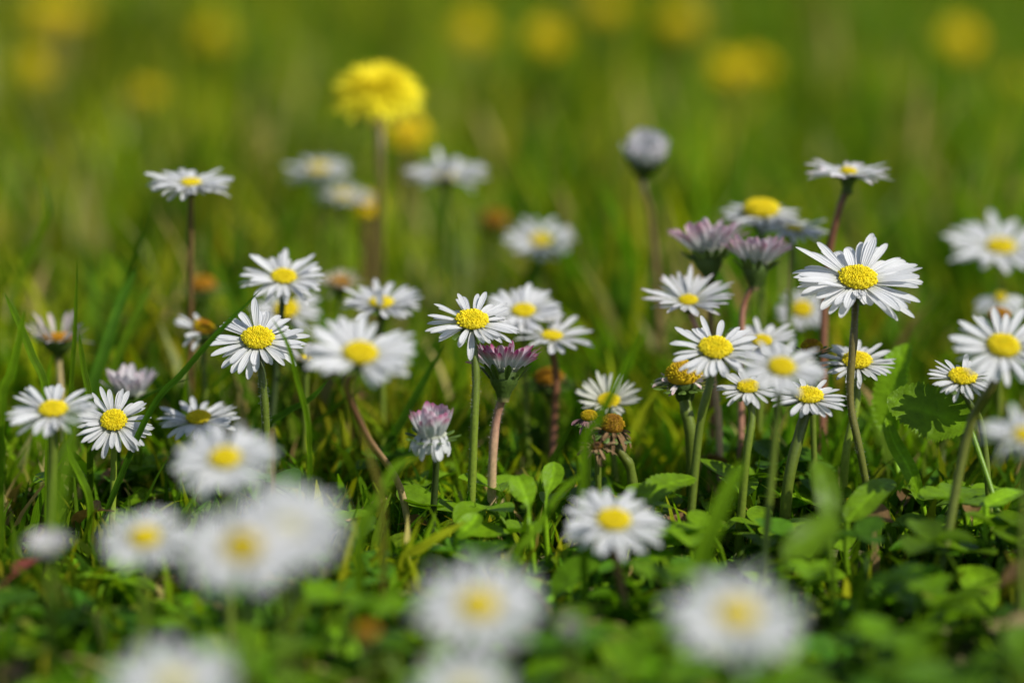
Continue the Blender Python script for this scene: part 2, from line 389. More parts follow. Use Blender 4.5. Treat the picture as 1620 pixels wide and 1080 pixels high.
def stem_path(C, N, rd, base, mids, n=18, drop=1.0):
    top = C - N * rd * 1.05 * drop
    m = [np.asarray(q, float) for q in mids]
    if not m:
        m = [lerp(top, base, .45) + (N * -1) * np.linalg.norm(top - base) * .06]
    return smooth([C - N * rd * .4 * drop, top] + m + [base], n)

def daisy(label, x, y, W, d, tc=22, tr=0, cup=6, jit=6, n=44, curl=-6, disc=.29, dome=.42, pw=.185, pink=0.0, pinkspan=.35, basepink=0.0, skirt=0,
          bx=None, db=None, mids=(), st=.00075, sc=(SG * 1.25, lerp(SG, SD, .5)), gaps=(), short=(), tone=(YEL, YEL2), petc=WHITE, name='daisy', lenj=.07, cat='daisy',
          group='daisies in the lawn', dry=False, hair=False, tipc=None, zcup=1.0, bractn=13, baz=None, florets=230):
    """x, y, W in photo pixels: centre of the yellow disc and full width; d metres along the lens axis; tc / tr tilt towards the lens / sideways"""
    _seed[0] += 1; rng = np.random.RandomState(_seed[0])
    if not dry: n = int(n * 1.25); disc *= .95; dome *= .85
    C = P(x, y, d); Rr = W / 2 * d / F / max(.55, math.cos(R_(cup * .8))); rd = Rr * disc
    fr = frame_of(tc, tr, rng.rand() * 6.28); U, Wv, N = fr
    if bx is None: bx = x - tr * .8 + rng.uniform(-12, 12)
    base = G(bx, db or d + .004)
    t = thing(name, label, cat, base, group)
    # petals in two whorls
    mb = MB()
    tip = PINK if tipc is None else tipc
    for i in range(n):
        az = (i + .55 * rng.randn()) / n * 2 * math.pi; lay = i % 2
        dirw = U * math.cos(az) + Wv * math.sin(az)
        wa = math.degrees(math.atan2(dirw[1], dirw[0])) % 360      # world azimuth: 0 right, 90 away, 270 towards the lens
        if any((g0 <= wa <= g1) for g0, g1 in gaps): continue
        if rng.rand() < .035: continue
        L = (Rr - rd * .8) * (1 + lenj * rng.randn()) * (1 - .05 * lay) * (rng.uniform(.6, .85) if rng.rand() < .05 else 1)
        el = cup + rng.randn() * jit * (2.4 if rng.rand() < .1 else 1) - 5 * lay
        for g0, g1, fac, de in short:
            if g0 <= wa <= g1: L *= fac; el += de
        k = np.clip((PT - (1 - pinkspan)) / pinkspan, 0, 1) ** .9 * pink * rng.uniform(.5, 1.3)
        c = lerp(PALE * (petc / WHITE), petc, np.clip(PT / .3, 0, 1)[:, None]) * rng.uniform(.93, 1.0)
        c = c * (1 - np.clip(k, 0, 1))[:, None] + tip * np.clip(k, 0, 1)[:, None]
        if basepink: c = lerp(c, PINK * 1.1, (basepink * rng.uniform(.2, 1.3) * np.clip(1 - PT / .6, 0, 1))[:, None].clip(0, 1))
        c = np.repeat(c[:, None], 5, 1)
        if pink > .3:                                              # paler margins on the flushed petals
            c[:, (0, 4)] = lerp(c[:, (0, 4)], WHITE * .9, .35)
        petal(mb, C, fr, az, rd * .78, -rd * .10 - rd * .10 * lay, R_(el), R_(curl + rng.randn() * 7), L, Rr * pw * rng.uniform(.68, 1.05) * (1 if not dry else .8), c, rng,
              chan=rng.uniform(.08, .42), twist=rng.randn() * (.16 if not dry else .9))
    for i in range(skirt):                                         # limp outer petals hanging below the cup
        az = (i + .5 * rng.randn()) / skirt * 2 * math.pi
        c = np.repeat((WHITE * rng.uniform(.92, 1) * np.ones((9, 1)))[:, None], 5, 1)
        petal(mb, C, fr, az, rd * .95, rd * .05, R_(-58 + 8 * rng.randn()), R_(-26), Rr * .52 * rng.uniform(.7, 1.15), Rr * .24, c, rng, twist=rng.randn() * .3)
    mb.build('petals', M_DRY if dry else M_PETAL, t, base)
    disc_mesh(C, fr, rd, dome, rng, florets, tone).build('flower_disc', M_DISC, t, base)
    # green cup and its bracts
    mc = MB(); q = rd * zcup
    mc.lathe(C, fr, [(st * 1.0, -q * 1.35), (st * 1.25, -q * 1.12), (rd * .55, -q * .92), (rd * .86, -q * .62), (rd * .98, -q * .32), (rd * .90, -q * .10)],
             [lerp(sc[0], CUPC, .5), CUPC * .9, CUPC, CUPC * 1.1, CUPC * 1.15, CUPC * .9], 16)
    io = mc.build('involucre', M_CUP, t, base)
    bm = MB()
    for i in range(bractn):
        az = (i + .2 * rng.randn()) / bractn * 2 * math.pi; ee = R_(max(cup - 12, -35) * .8 if baz is None else baz)
        c = np.repeat(lerp(CUPC * .9, CUPC * 1.5, PT[:, None])[:, None], 5, 1) * rng.uniform(.8, 1.2) * np.array((1.5, 1, .75, 1, 1.5))[None, :, None]
        petal(bm, C, fr, az, rd * .93, -q * .42, ee + .20, -.22, rd * (1.0 if baz is None else 1.25) * rng.uniform(.85, 1.1), rd * .46, c, rng, chan=-.35)
    bm.build('bracts', M_CUP, io, base)
    # stem
    ms = MB(); pth = stem_path(C, N, rd, base, [P(*m) for m in mids], 22, zcup)
    tt = np.linspace(0, 1, len(pth))
    cc = lerp(sc[1], sc[0], sst(.05, .8, tt)[:, None]) if len(sc) == 2 else np.where(tt[:, None] < .5, lerp(sc[2], sc[1], np.clip(tt * 2, 0, 1)[:, None]), lerp(sc[1], sc[0], np.clip(tt * 2 - 1, 0, 1)[:, None]))
    st *= .70; cc = cc * 1.2; ms.tube(pth, st * (1.0 + .18 * tt + .05 * rng.randn(len(tt))), cc, 10)
    if hair:
        for i in range(420):
            j = rng.randint(1, len(pth) - 1); dv = unit(np.cross(pth[j + 1] - pth[j], rng.randn(3)))
            p0 = lerp(pth[j], pth[j + 1], rng.rand()) + dv * st * .95
            ms.tube([p0, p0 + dv * rng.uniform(.0002, .0006) + (0, 0, .0001)], [.00003, .00001], lerp(cc[j], WHITE * .8, .55), 3)
    ms.build('stem', M_STEM, t, base)
    return t

# --- the sharp row -----------------------------------------------------------------------------
daisy('largest sharp daisy standing tall on a long brown-green stem above its neighbours', 1357, 441, 206, .520, 23, 2, 9, 7, 50, -7, .30, .5, .165,
      bx=1392, mids=((1351, 530, .520), (1345, 630, .520), (1362, 720, .520)), st=.00085, sc=(SG, lerp(SG, SB, .7), lerp(SD, SB, .4)), hair=True, florets=300, short=((255, 285, .62, 4), (225, 240, 1.05, -6), (300, 320, 1.1, -4)))
daisy('sharp daisy with loose separate petals below the tip of the dark diagonal grass blade', 408, 536, 152, .521, 28, 2, 4, 9, 32, -7, .345, .5, .19,
      bx=426, mids=((415, 600, .521), (421, 680, .522)), st=.0009, sc=(SG, SD), hair=True, florets=300, lenj=.1)
daisy('sharp daisy spread over the purple-tipped half-closed daisy', 747, 507, 146, .520, 22, 3, 6, 8, 38, -8, .36, .42, .17,
      bx=742, mids=((753, 590, .521), (750, 680, .521)), st=.0009, sc=(SL, SG, SD), hair=True, florets=300, lenj=.12)
daisy('half-closed daisy with magenta tips on a pinkish stem, bracts showing', 798, 584, 108, .527, -12, 2, 50, 5, 60, -4, .36, .2, .16, pink=1.15, pinkspan=.42, tone=(PALE, PALE),
      bx=777, mids=((786, 660, .528), (779, 735, .528)), st=.00095, sc=(SC, SP * .8, lerp(SP, SG, .5)), hair=True, zcup=1.6, bractn=11, baz=44, petc=WHITE * .9)
daisy('flat pale daisy on a reddish stem just behind the purple-tipped one', 873, 532, 136, .552, 8, 2, 10, 6, 26, -4, .26, .45, .19,
      bx=872, mids=((880, 600, .555), (876, 680, .557)), sc=(SR, SR, SD), st=.0009, gaps=((90, 160),))
daisy('soft white daisy directly behind the sharp one over the purple tips', 828, 492, 128, .556, 19, 0, 12, 6, 44, -5, .30, .45)
daisy('white daisy above the loose-petalled one, at the diagonal blade tip', 449, 438, 136, .545, 22, 4, 12, 7, 36, -8, .30, .42, bx=415, sc=(SD, SD))
daisy('small daisy half hidden beneath two others, only yellow centre and petal ends showing', 453, 490, 116, .572, 34, 0, 4, 5, 26, -4, .34, .5, gaps=((60, 120), (245, 300)))
daisy('beige withering daisy beside the white one over the loose-petalled flower', 538, 448, 66, .582, 12, 0, 35, 14, 22, -10, .45, .6, tone=(GOLD, lerp(GOLD, STRAW, .5)), petc=np.array((.62, .55, .42)))
daisy('daisy with its yellow centre split by a folded front petal', 603, 480, 132, .558, 8, 0, 14, 7, 40, -6, .30, .5, short=((262, 278, .75, 50),))
daisy('soft bowl-shaped daisy leaning on a slanting pink stem', 570, 560, 178, .476, 24, 6, 20, 6, 40, -10, .30, .5, bx=655, db=.522, mids=((548, 612, .484), (580, 690, .502), (632, 768, .519)), st=.0008, sc=(SC, SR, lerp(SP, SR, .5)), gaps=((250, 290),))
daisy('daisy standing alone by the tip of a thin curved grass blade', 302, 290, 137, .556, 8, 2, 12, 6, 42, -14, .24, .45, bx=300, sc=(SR, SB, SD), db=.58)
daisy('two-lobed daisy seen edge on right of the tall dandelion stem', 706, 280, 134, .62, 4, 0, 16, 8, 40, -8, .24, .5, short=((255, 285, .8, 45),), bx=715)
daisy('upper of two overlapping blurred daisies left of the dandelion stem', 503, 268, 106, .65, 8, -6, 8, 6, 32, -6, .30, .5)
daisy('lower of two overlapping blurred daisies left of the dandelion stem', 542, 308, 96, .65, 5, 4, 10, 6, 32, -6, .26, .4, petc=WHITE * .95)
daisy('blurred daisy with a broad dark grass blade crossing its petals', 855, 380, 116, .622, 22, 0, 10, 6, 34, -6, .30, .45)
daisy('closed pink-topped daisy bud on a dark stem, standing alone', 1019, 254, 84, .600, 24, 6, 60, 5, 44, 30, .40, .3, .34, tone=(PALE, PALE), pink=.35, pinkspan=.22, petc=WHITE * 1.08, tipc=BLUSH, bx=1055, mids=((1020, 305, .601), (1034, 380, .603)), st=.0009, sc=(SB, SD), zcup=1.1, baz=62)
daisy('flat side-on daisy, pink at the petal ends, above the largest one', 1342, 274, 138, .553, -1, 3, 12, 6, 34, -8, .20, .8, bx=1300, mids=((1328, 330, .554), (1312, 400, .556), (1304, 500, .558)), st=.0009, sc=(SR, SR * .8, SD), pink=.35, tipc=BLUSH, zcup=1.9, baz=20)
daisy('daisy with a tall yellow dome peeping over two pink half-closed heads', 1204, 335, 128, .570, 6, -2, 2, 5, 32, -6, .46, .75)
daisy('flat white daisy lying edge on behind the pink half-closed heads', 1256, 362, 112, .564, 4, 4, 6, 6, 34, -8, .24, .35, bx=1240)
daisy('wide half-closed daisy flushed pink, further from the largest daisy', 1120, 396, 112, .552, -13, -4, 52, 5, 44, -2, .34, .3, pink=.7, pinkspan=.5, pw=.23, tone=(PALE, PALE), tipc=lerp(PINK, BLUSH, .4), bx=1128, sc=(SR, SB, SD), zcup=1.7, baz=36, petc=WHITE * .9)
daisy('small half-closed daisy flushed pink, nearest the largest daisy', 1196, 414, 98, .547, -13, 4, 52, 5, 44, -2, .34, .3, pink=.7, pinkspan=.5, pw=.23, tone=(PALE, PALE), tipc=lerp(PINK, BLUSH, .4), bx=1172, mids=((1178, 480, .547), (1173, 540, .547)), sc=(SP, SR, SD), zcup=1.6, baz=38, petc=WHITE * .9)
daisy('bowl-shaped daisy with narrow lilac-tipped petals and small centre', 1089, 476, 142, .543, 14, -2, 22, 6, 36, -8, .21, .6, .14, pink=.3, pinkspan=.2, tipc=BLUSH, bx=1140, mids=((1105, 530, .544), (1135, 640, .545)), sc=(SC, SP, SD))
daisy('sharp daisy with oval centre over a withered golden head', 1132, 551, 146, .510, 26, 2, 5, 6, 34, -6, .37, .4, .17, bx=1085, mids=((1122, 610, .511), (1105, 690, .512)), st=.0009, sc=(SG, SG, SD), florets=300)
daisy('white daisy half hidden between the oval-centred and the blurred bluish one', 1206, 540, 112, .545, 24, 0, 8, 5, 30, -6, .28, .45)
daisy('blurred bluish-white daisy overlapping four others in the dense clump', 1237, 581, 136, .482, 28, 2, 6, 5, 36, -6, .32, .45, bx=1200)
daisy('small daisy with greenish shaded centre under the blurred bluish one', 1184, 612, 100, .514, 20, -3, 6, 6, 30, -6, .36, .5, bx=1165, st=.0009, mids=((1190, 660, .514), (1180, 730, .514)))
daisy('low daisy on a thick green stem, top of its disc shaded by the blurred one', 1279, 626, 120, .516, 16, 3, 2, 7, 30, -6, .40, .45, .18, bx=1237, mids=((1264, 690, .516), (1246, 770, .516)), st=.00125, sc=(SG, SD), florets=300)
daisy('sharp daisy crossed by the stem of the largest one', 1356, 571, 120, .530, 18, 0, 8, 7, 32, -6, .40, .45, .17, bx=1330, mids=((1355, 640, .53), (1338, 720, .53)), st=.0009, sc=(SL, SG), florets=300)
daisy('soft daisy with pale centre behind the stem of the flat pink-ended one', 1269, 489, 84, .577, 40, 0, 2, 5, 30, -4, .38, .4)
daisy('wide blurred daisy high beside the frame edge, leaning towards the lens', 1583, 391, 172, .60, 17, 0, 12, 6, 34, -8, .27, .5)
daisy('blurred daisy hanging beneath the wide one, only a few petals showing', 1583, 470, 90, .585, 50, 0, -10, 10, 12, -20, .2, .3, .3, gaps=((20, 160),))
daisy('sharp tilted daisy on a dark slanting stem next to the serrated leaf', 1587, 548, 166, .493, 30, 4, 8, 6, 36, -8, .32, .5, .16, bx=1480, mids=((1570, 610, .494), (1530, 690, .498)), st=.0010, sc=(SG, lerp(SG, SB, .5), SD), florets=300)
daisy('small sharp daisy casting its shadow on the serrated leaf', 1523, 596, 112, .515, 20, 1, 7, 6, 30, -8, .41, .4, .16, bx=1572, mids=((1535, 640, .516), (1556, 690, .518)), sc=(SG, SD), florets=300, lenj=.12)
daisy('blurred white daisy cut by the frame edge below the tilted one', 1625, 690, 150, .455, 16, 4, 14, 8, 32, -10, .3, .45)
daisy('sharp daisy facing the lens, overlapped by a blurred petal of its neighbour', 180, 665, 128, .518, 40, 4, 2, 6, 36, -6, .33, .4, .15, bx=175, sc=(SL, SG), florets=300)
daisy('softly blurred daisy with a grass blade standing before its centre', 84, 648, 148, .497, 18, 0, 10, 7, 32, -8, .31, .45, .17, bx=70, st=.0010)
daisy('flat daisy with its front petals hidden behind a large blurred one', 314, 662, 134, .537, 12, 0, 8, 6, 30, -6, .30, .65)
daisy('pink-white half-closed daisy above the pair of overlapping daisies', 207, 622, 84, .548, -2, 0, 56, 8, 36, 8, .36, .3, .24, pink=.5, tone=(PALE, PALE), tipc=BLUSH, pinkspan=.6, petc=WHITE * .96, bx=228)
daisy('straggly daisy with few limp petals between upright grass blades', 92, 535, 104, .556, -3, 0, 44, 18, 18, -12, .40, .3, .16, pink=.4, tipc=BLUSH, pinkspan=.7, petc=np.array((.72, .66, .6)), bx=108, sc=(SC, SC, SD), tone=(GOLD, GOLD))
daisy('half-spent daisy with an orange centre and a few white petals on one side', 322, 520, 96, .553, 14, 8, 20, 18, 26, -8, .36, 1.0, .2, gaps=((0, 110), (280, 360)), tone=(GOLD, YEL * .9), bx=340)
daisy('small fan-shaped daisy over brown withered heads', 963, 634, 104, .541, 24, 0, 26, 5, 34, -4, .33, .4, .13, bx=985, gaps=((262, 278),), short=((225, 315, .6, -8),), petc=np.array((.78, .78, .68)))
daisy('sharp faded pink daisy beyond the slanting pink stem', 484, 568, 62, .548, 4, 0, 40, 9, 26, 0, .4, .3, pink=.5, tipc=BLUSH, petc=WHITE * .8)
# --- out of focus in front ---------------------------------------------------------------------
FG = 'daisies blurred close to the lens'
daisy('large blurred daisy in front of the flat half-covered one', 356, 725, 168, .452, 25, 0, 8, 6, 38, -8, .30, .45, group=FG)
daisy('blurred daisy beside the pale pink bud, before the overlapping pair', 229, 850, 144, .430, 27, 0, 5, 6, 36, -6, .33, .45, group=FG)
daisy('dull-centred blurred daisy of the overlapping pair', 384, 866, 200, .392, 28, 0, 4, 6, 38, -6, .32, .4, group=FG, tone=(YEL * .8, YEL * .85))
daisy('pale-centred blurred daisy of the overlapping pair', 456, 834, 184, .396, 30, 4, 10, 6, 46, -4, .24, .25, group=FG, tone=(lerp(PALE, YEL, .3), lerp(PALE, YEL, .12)))
daisy('large blurred daisy low in the middle, leaning towards the lens', 757, 958, 204, .388, 25, 2, 5, 6, 38, -6, .31, .45, group=FG)
daisy('large blurred daisy nearest the open leaf carpet', 1165, 972, 216, .378, 22, 0, 6, 6, 38, -6, .30, .45, group=FG)
daisy('slightly blurred daisy standing alone over the broad green leaves', 971, 823, 168, .470, 22, 3, 4, 6, 36, -8, .33, .42, group=FG, bx=1005, sc=(SG, SR, SD))
daisy('very blurred white daisy cut by the lower edge below the overlapping pair', 275, 1085, 200, .365, 26, 0, 10, 6, 38, -6, .26, .4, group=FG, tone=(YEL2, PALE))
daisy('very blurred white daisy cut by the lower edge under the middle one', 735, 1092, 170, .372, 26, 0, 10, 6, 38, -6, .26, .4, group=FG, tone=(YEL2, PALE))
daisy('blurred pale pink bud low among leaves, outermost in front', 76, 872, 72, .438, 12, 0, 50, 6, 34, 8, .4, .3, .26, pink=.6, tone=(PALE, PALE), tipc=BLUSH, name='daisy_bud', zcup=1.2, baz=50, group=FG)
daisy('small blurred pinkish bud beside the large low middle daisy', 903, 1003, 44, .412, 8, 0, 62, 6, 24, 10, .4, .3, .2, pink=1.2, tone=(PALE, PALE), tipc=BLUSH, name='daisy_bud', zcup=1.2, baz=58, group=FG, petc=WHITE * .7)
# --- spent and withered heads ------------------------------------------------------------------
WG = 'withered daisy heads'
daisy('bare yellow-brown daisy head without petals beside the largest stem', 1284, 552, 34, .528, 6, 0, 30, 10, 10, 0, .92, .85, .3, tone=(GOLD * .8, YEL * .7), name='withered_daisy', petc=np.array((.4, .25, .22)), dry=True, group=WG, zcup=.7, lenj=.3)
daisy('bare golden daisy head peeping over the tilted sharp daisy', 1581, 502, 36, .560, 6, 0, 20, 10, 8, 0, .92, .8, .3, tone=(GOLD, GOLD), name='withered_daisy', petc=np.array((.3, .2, .12)), dry=True, group=WG, zcup=.7)
daisy('spent golden-domed daisy with shrivelled pinkish-white petals', 1082, 598, 94, .531, 6, -4, 14, 26, 24, -40, .58, .95, .2, tone=(lerp(GOLD, YEL, .35), YEL * .85), name='withered_daisy', petc=np.array((.72, .64, .58)), dry=True, group=WG, pink=.4, lenj=.25,
      bx=1096, mids=((1086, 650, .531), (1094, 700, .531)), st=.0014, sc=(SG, lerp(SG, SL, .5)), gaps=((250, 285),))
daisy('brown withered daisy head with tattered hanging petals and orange top', 968, 676, 76, .514, 10, 8, -34, 28, 46, -46, .44, 1.1, .22, tone=(lerp(GOLD, BROWN, .45), lerp(GOLD, YEL, .4) * .8), name='withered_daisy', petc=np.array((.20, .12, .055)), dry=True, group=WG, lenj=.4,
      bx=1010, mids=((985, 720, .515), (1000, 755, .516)), st=.0011, sc=(SG, lerp(SG, SB, .6)))
daisy('small withered daisy with purplish petals and yellow top under the fan-shaped one', 932, 660, 54, .522, 6, 0, -20, 26, 30, -40, .48, .8, .25, tone=(lerp(GOLD, YEL, .5) * .8, YEL * .6), name='withered_daisy', petc=np.array((.26, .14, .15)), dry=True, group=WG, lenj=.3)
daisy('crumpled straw-brown daisy head lowest under the fan-shaped one', 945, 706, 62, .512, 16, -6, 10, 42, 44, -40, .30, .6, .22, tone=(BROWN * 1.6, GOLD * .6), name='withered_daisy', petc=np.array((.30, .20, .10)), dry=True, group=WG, lenj=.35)
daisy('blurred orange withered head in front of the large low daisies', 580, 1000, 44, .415, 6, 0, 10, 20, 12, 0, .8, .7, .3, tone=(GOLD, GOLD), name='withered_daisy', petc=np.array((.3, .2, .12)), dry=True, group=WG)
daisy('brown seeding head far down below the alone-standing daisy', 320, 452, 52, .605, 6, 0, 10, 14, 16, 0, .75, .7, .3, tone=(GOLD, GOLD), name='withered_daisy', petc=np.array((.36, .22, .10)), dry=True, group=WG)
daisy('rusty withered head blurred behind the two-lobed daisy', 782, 352, 46, .665, 6, 0, 40, 14, 16, 0, .75, .9, .3, tone=(GOLD * .7, GOLD), name='withered_daisy', petc=np.array((.36, .22, .10)), dry=True, group=WG)
daisy('yellow-brown withered head behind the reddish stem of the flat pale daisy', 868, 600, 60, .561, 6, 0, 10, 14, 14, 0, .75, .7, .3, tone=(GOLD, GOLD * .8), name='withered_daisy', petc=np.array((.3, .2, .1)), dry=True, group=WG)
daisy('closed pink-white daisy bud with limp outer petals hanging, low in the grass', 683, 688, 70, .510, 6, 0, 72, 6, 30, 18, .36, .2, .30, pink=.75, pinkspan=.3, tone=(PALE, PALE), bx=680, db=.522, mids=((690, 730, .516),), zcup=.7, baz=10, bractn=11, skirt=20, sc=(SD, SG))

# --- dandelions --------------------------------------------------------------------------------
def dandelion(label, x, y, W, d, tc=10, tr=0, st=.0016, n=150, bx=None, db=None, mids=(), sc=(SB, SB * .9)):
    _seed[0] += 1; rng = np.random.RandomState(_seed[0])
    if d > .9: d = .43 + .48 * d; W *= .90; n = 110
    C = P(x, y, d); Rr = W / 2 * d / F; fr = frame_of(tc, tr, rng.rand() * 6.28); N = fr[2]
    base = G(bx if bx is not None else x + rng.uniform(-10, 10), db or d + .01)
    t = thing('dandelion', label, 'dandelion', base, 'dandelions in the meadow')
    mb = MB()
    for i in range(n):
        f = math.sqrt((i + .5) / n); az = i * 2.39996
        el = lerp(72, -16, f ** .85) + rng.randn() * (4 if n > 200 else 7); L = Rr * ((.58 + .42 * f) if n > 200 else (.76 + .24 * f)) * rng.uniform(.84, 1.08)
        c = lerp(np.array((.95, .82, .03)), np.array((.95, .86, .04)), sst(.1, .9, f)) if n > 200 else np.array((.93, .74, .014)) * rng.uniform(.88, 1.08)
        petal(mb, C - N * Rr * .32, fr, az, Rr * .14 * f, 0, R_(el), R_(-24 if n > 200 else -12), L, Rr * (.075 if n > 200 else .12), np.repeat((c * np.linspace(.9, 1.05, 9)[:, None])[:, None], 5, 1), rng, .2, rng.randn() * .2)
    mb.build('florets', M_DAND, t, base)
    mc = MB(); q = Rr * .30
    mc.lathe(C - N * Rr * .36, fr, [(st, -q * 1.5), (q * .8, -q * 1.2), (q * 1.05, -q * .5), (q * .8, 0)], np.array([CUPC] * 4), 14)
    io = mc.build('involucre', M_CUP, t, base)
    bm = MB()
    for i in range(14):
        c = np.repeat((CUPC * np.linspace(.8, 1.3, 9)[:, None])[:, None], 5, 1)
        petal(bm, C - N * Rr * .36, fr, i / 14 * 6.283 + rng.randn() * .1, q * .9, -q * (.5 if i % 2 else 1.1), R_(40 if i % 2 else -50), R_(-20), q * 1.5, q * .5, c, rng, .3)
    bm.build('bracts', M_CUP, io, base)
    ms = MB(); pth = smooth([C - N * Rr * .42, C - N * Rr * .85] + [P(*m) for m in mids] + [base], 16)
    ms.tube(pth, st, lerp(sc[1], sc[0], np.linspace(0, 1, 16)[:, None]), 10); ms.build('stem', M_STEM, t, base)
    return t

dandelion('tall dandelion with spiky yellow head, clearest of all dandelions', 596, 116, 150, .622, 12, 0, .0009, 420, bx=598, mids=((602, 250, .612),), sc=(lerp(SB, SG, .5) * 1.3, SB))
dandelion('round blurred dandelion just under the clearest dandelion head', 643, 197, 68, .73, 26)
dandelion('yellow dandelion peeping out from behind the lower overlapping blurred daisy', 581, 314, 54, .655, 24)
dandelion('blurred dandelion between the field corner and the clearest dandelion', 229, 140, 74, 1.02, 10)
dandelion('faint orange dandelion low under the isolated blurred one', 206, 236, 46, .95, 20)
dandelion('blurred dandelion below the corner pair of dandelions', 53, 96, 74, 1.12, 20)
dandelion('faint dandelion in the upper field corner, outermost of the corner pair', 72, 14, 78, 1.36, 20)
dandelion('faint dandelion in the upper field corner, inner of the corner pair', 112, 10, 58, 1.38, 20)
dandelion('very faint dandelion between the corner pair and the clearest dandelion', 338, 42, 70, 1.34, 20)
dandelion('round blurred dandelion behind, above the pink-topped bud', 864, 50, 78, 1.16, 35)
dandelion('dim blurred dandelion next to the round one, towards the clearest head', 748, 40, 74, 1.28, 20)
dandelion('wide blurred dandelion above the flat pink-ended daisy', 1150, 98, 78, 1.08, 12)
dandelion('blurred dandelion touching the wide one on its outer side', 1196, 94, 66, 1.10, 12)
dandelion('faint dandelion above the wide blurred pair', 1078, 22, 76, 1.34, 20)
dandelion('blurred oval dandelion in the far upper field near the bluish grass', 1520, 54, 70, 1.22, 45)
dandelion('faint dandelion at the very top above the round blurred one', 962, 0, 70, 1.42, 20)
dandelion('dim dandelion at the frame edge under the far oval one', 1612, 120, 46, 1.15, 20)

# ------------------------------------------------------------------ single grass blades and leaves
def ribbon(pts, W, prof, hint, fold=.25, n=22, ns=5, teeth=0, wav=0.0, seed=0):
    p = smooth(pts, n); T = np.gradient(p, axis=0); T /= np.linalg.norm(T, axis=1)[:, None]
    S = np.cross(T, np.asarray(hint, float)); S /= np.linalg.norm(S, axis=1)[:, None]; N = np.cross(S, T)
    t = np.linspace(0, 1, n); s = np.linspace(-1, 1, ns)
    if prof == 'blade': w = np.interp(t, [0, .15, .5, .8, .95, 1], [.75, .95, 1, .72, .28, .03])
    elif prof == 'round': w = np.interp(t, [0, .04, .12, .3, .55, .8, .92, .98, 1], [.06, .42, .72, .98, 1, .82, .55, .25, .05])
    else: w = np.interp(t, [0, .3, .45, .6, .75, .88, .96, 1], [.12, .13, .5, .86, 1, .85, .5, .08])
    edge = np.ones((n, ns))
    if teeth:
        tri = np.abs((t * teeth) % 1 - .5) * 2
        edge = 1 - .16 * tri[:, None] * (np.abs(s)[None] > .9)
    rr = np.random.RandomState(seed)
    z = fold * np.abs(s)[None] ** 1.4 + wav * np.sin(t * 9 + rr.rand() * 6)[:, None] * s[None] ** 2
    half = .5 * W * w
    return p[:, None] + half[:, None, None] * (s[None, :, None] * edge[..., None] * S[:, None] + z[..., None] * N[:, None])

def blade(label, pts, wpx, col=GREEN, base=None, hint=(0, -.8, .6), fold=.35, group='grass blades among the flowers', name='grass_blade'):
    """pts: (px, py, d) from the base up to the tip; wpx at photo scale"""
    p = [P(*q) for q in pts]
    b = G(*base) if base else G(pts[0][0], pts[0][2] + .002)
    d = pts[0][2]; V = ribbon([b] + p, wpx * d / F, 'blade', hint, fold, 26, 5, seed=len(label))
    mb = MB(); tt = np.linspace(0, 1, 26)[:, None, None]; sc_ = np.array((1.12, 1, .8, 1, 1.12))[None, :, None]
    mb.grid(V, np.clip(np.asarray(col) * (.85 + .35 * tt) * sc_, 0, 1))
    o = mb.build(name, M_GRASS, None, b); o.location = tuple(b); tag(o, label, 'grass', group)

BG_ = GREEN * .75
blade('dark sharp grass blade slanting up to the white daisy over the loose-petalled one', ((232, 662, .516), (290, 590, .514), (350, 522, .512), (415, 456, .512)), 11, DEEP * 1.2, fold=.5, base=(135, .52))
blade('sharp grass blade curving up at the frame edge near the straggly daisy', ((75, 640, .512), (50, 560, .512), (25, 500, .512), (6, 462, .512)), 13, GREEN * .9)
blade('upright thin grass blade crossing the straggly daisy', ((112, 640, .53), (119, 520, .53), (122, 408, .53)), 8, BG_)
blade('short upright blade beside the thin one, ending by the pink-white daisy', ((142, 650, .527), (132, 580, .527), (125, 525, .527)), 11, BG_)
blade('broad blurred grass blade rising towards the alone-standing daisy', ((130, 640, .56), (175, 520, .562), (215, 400, .565), (240, 312, .57)), 11, BG_)
blade('broad dark grass blade fanning from the straggly daisy tuft', ((140, 650, .555), (168, 550, .557), (195, 470, .56), (222, 415, .562)), 20, DEEP * 1.3)
blade('second broad dark blade of the straggly daisy tuft, outermost', ((160, 650, .56), (190, 560, .562), (225, 480, .565), (243, 440, .568)), 14, BG_)
blade('thin hooked grass blade bending over the loose-petalled daisy', ((490, 720, .506), (486, 660, .505), (470, 600, .504), (455, 545, .503), (430, 503, .503)), 9, GREEN)
blade('thin dark blade under the pink-white half-closed daisy', ((190, 655, .535), (215, 637, .534), (260, 612, .533), (302, 598, .533)), 6, DEEP)
blade('blurred pale grass blade leaning across the fan-shaped daisy', ((925, 720, .478), (950, 660, .477), (985, 590, .476), (1026, 512, .475)), 15, GREEN * 1.1)
blade('pale grass blade slanting under the brown withered heads', ((815, 890, .480), (850, 835, .482), (890, 775, .484), (935, 742, .486)), 13, GREEN * 1.25)
blade('broad blurred upright blade before the thick green stem', ((1110, 900, .462), (1130, 830, .462), (1155, 770, .463), (1178, 728, .464)), 30, GREEN)
blade('broad dark blade crossing the blurred daisy petals behind', ((832, 470, .625), (850, 420, .622), (868, 395, .62), (888, 372, .62)), 18, DEEP)
blade('dark slanting blade between the slanting pink stem and the green one', ((610, 720, .548), (640, 660, .547), (672, 600, .546), (705, 545, .545)), 14, DEEP)
blade('wide blurred blade standing before the softly blurred daisy', ((85, 900, .440), (95, 790, .442), (112, 700, .444), (116, 635, .446)), 24, GREEN * .9)
blade('blurred pale blade beside the frame edge under the curving one', ((2, 650, .50), (18, 590, .50), (32, 530, .50), (38, 490, .50)), 15, GREEN * 1.1)
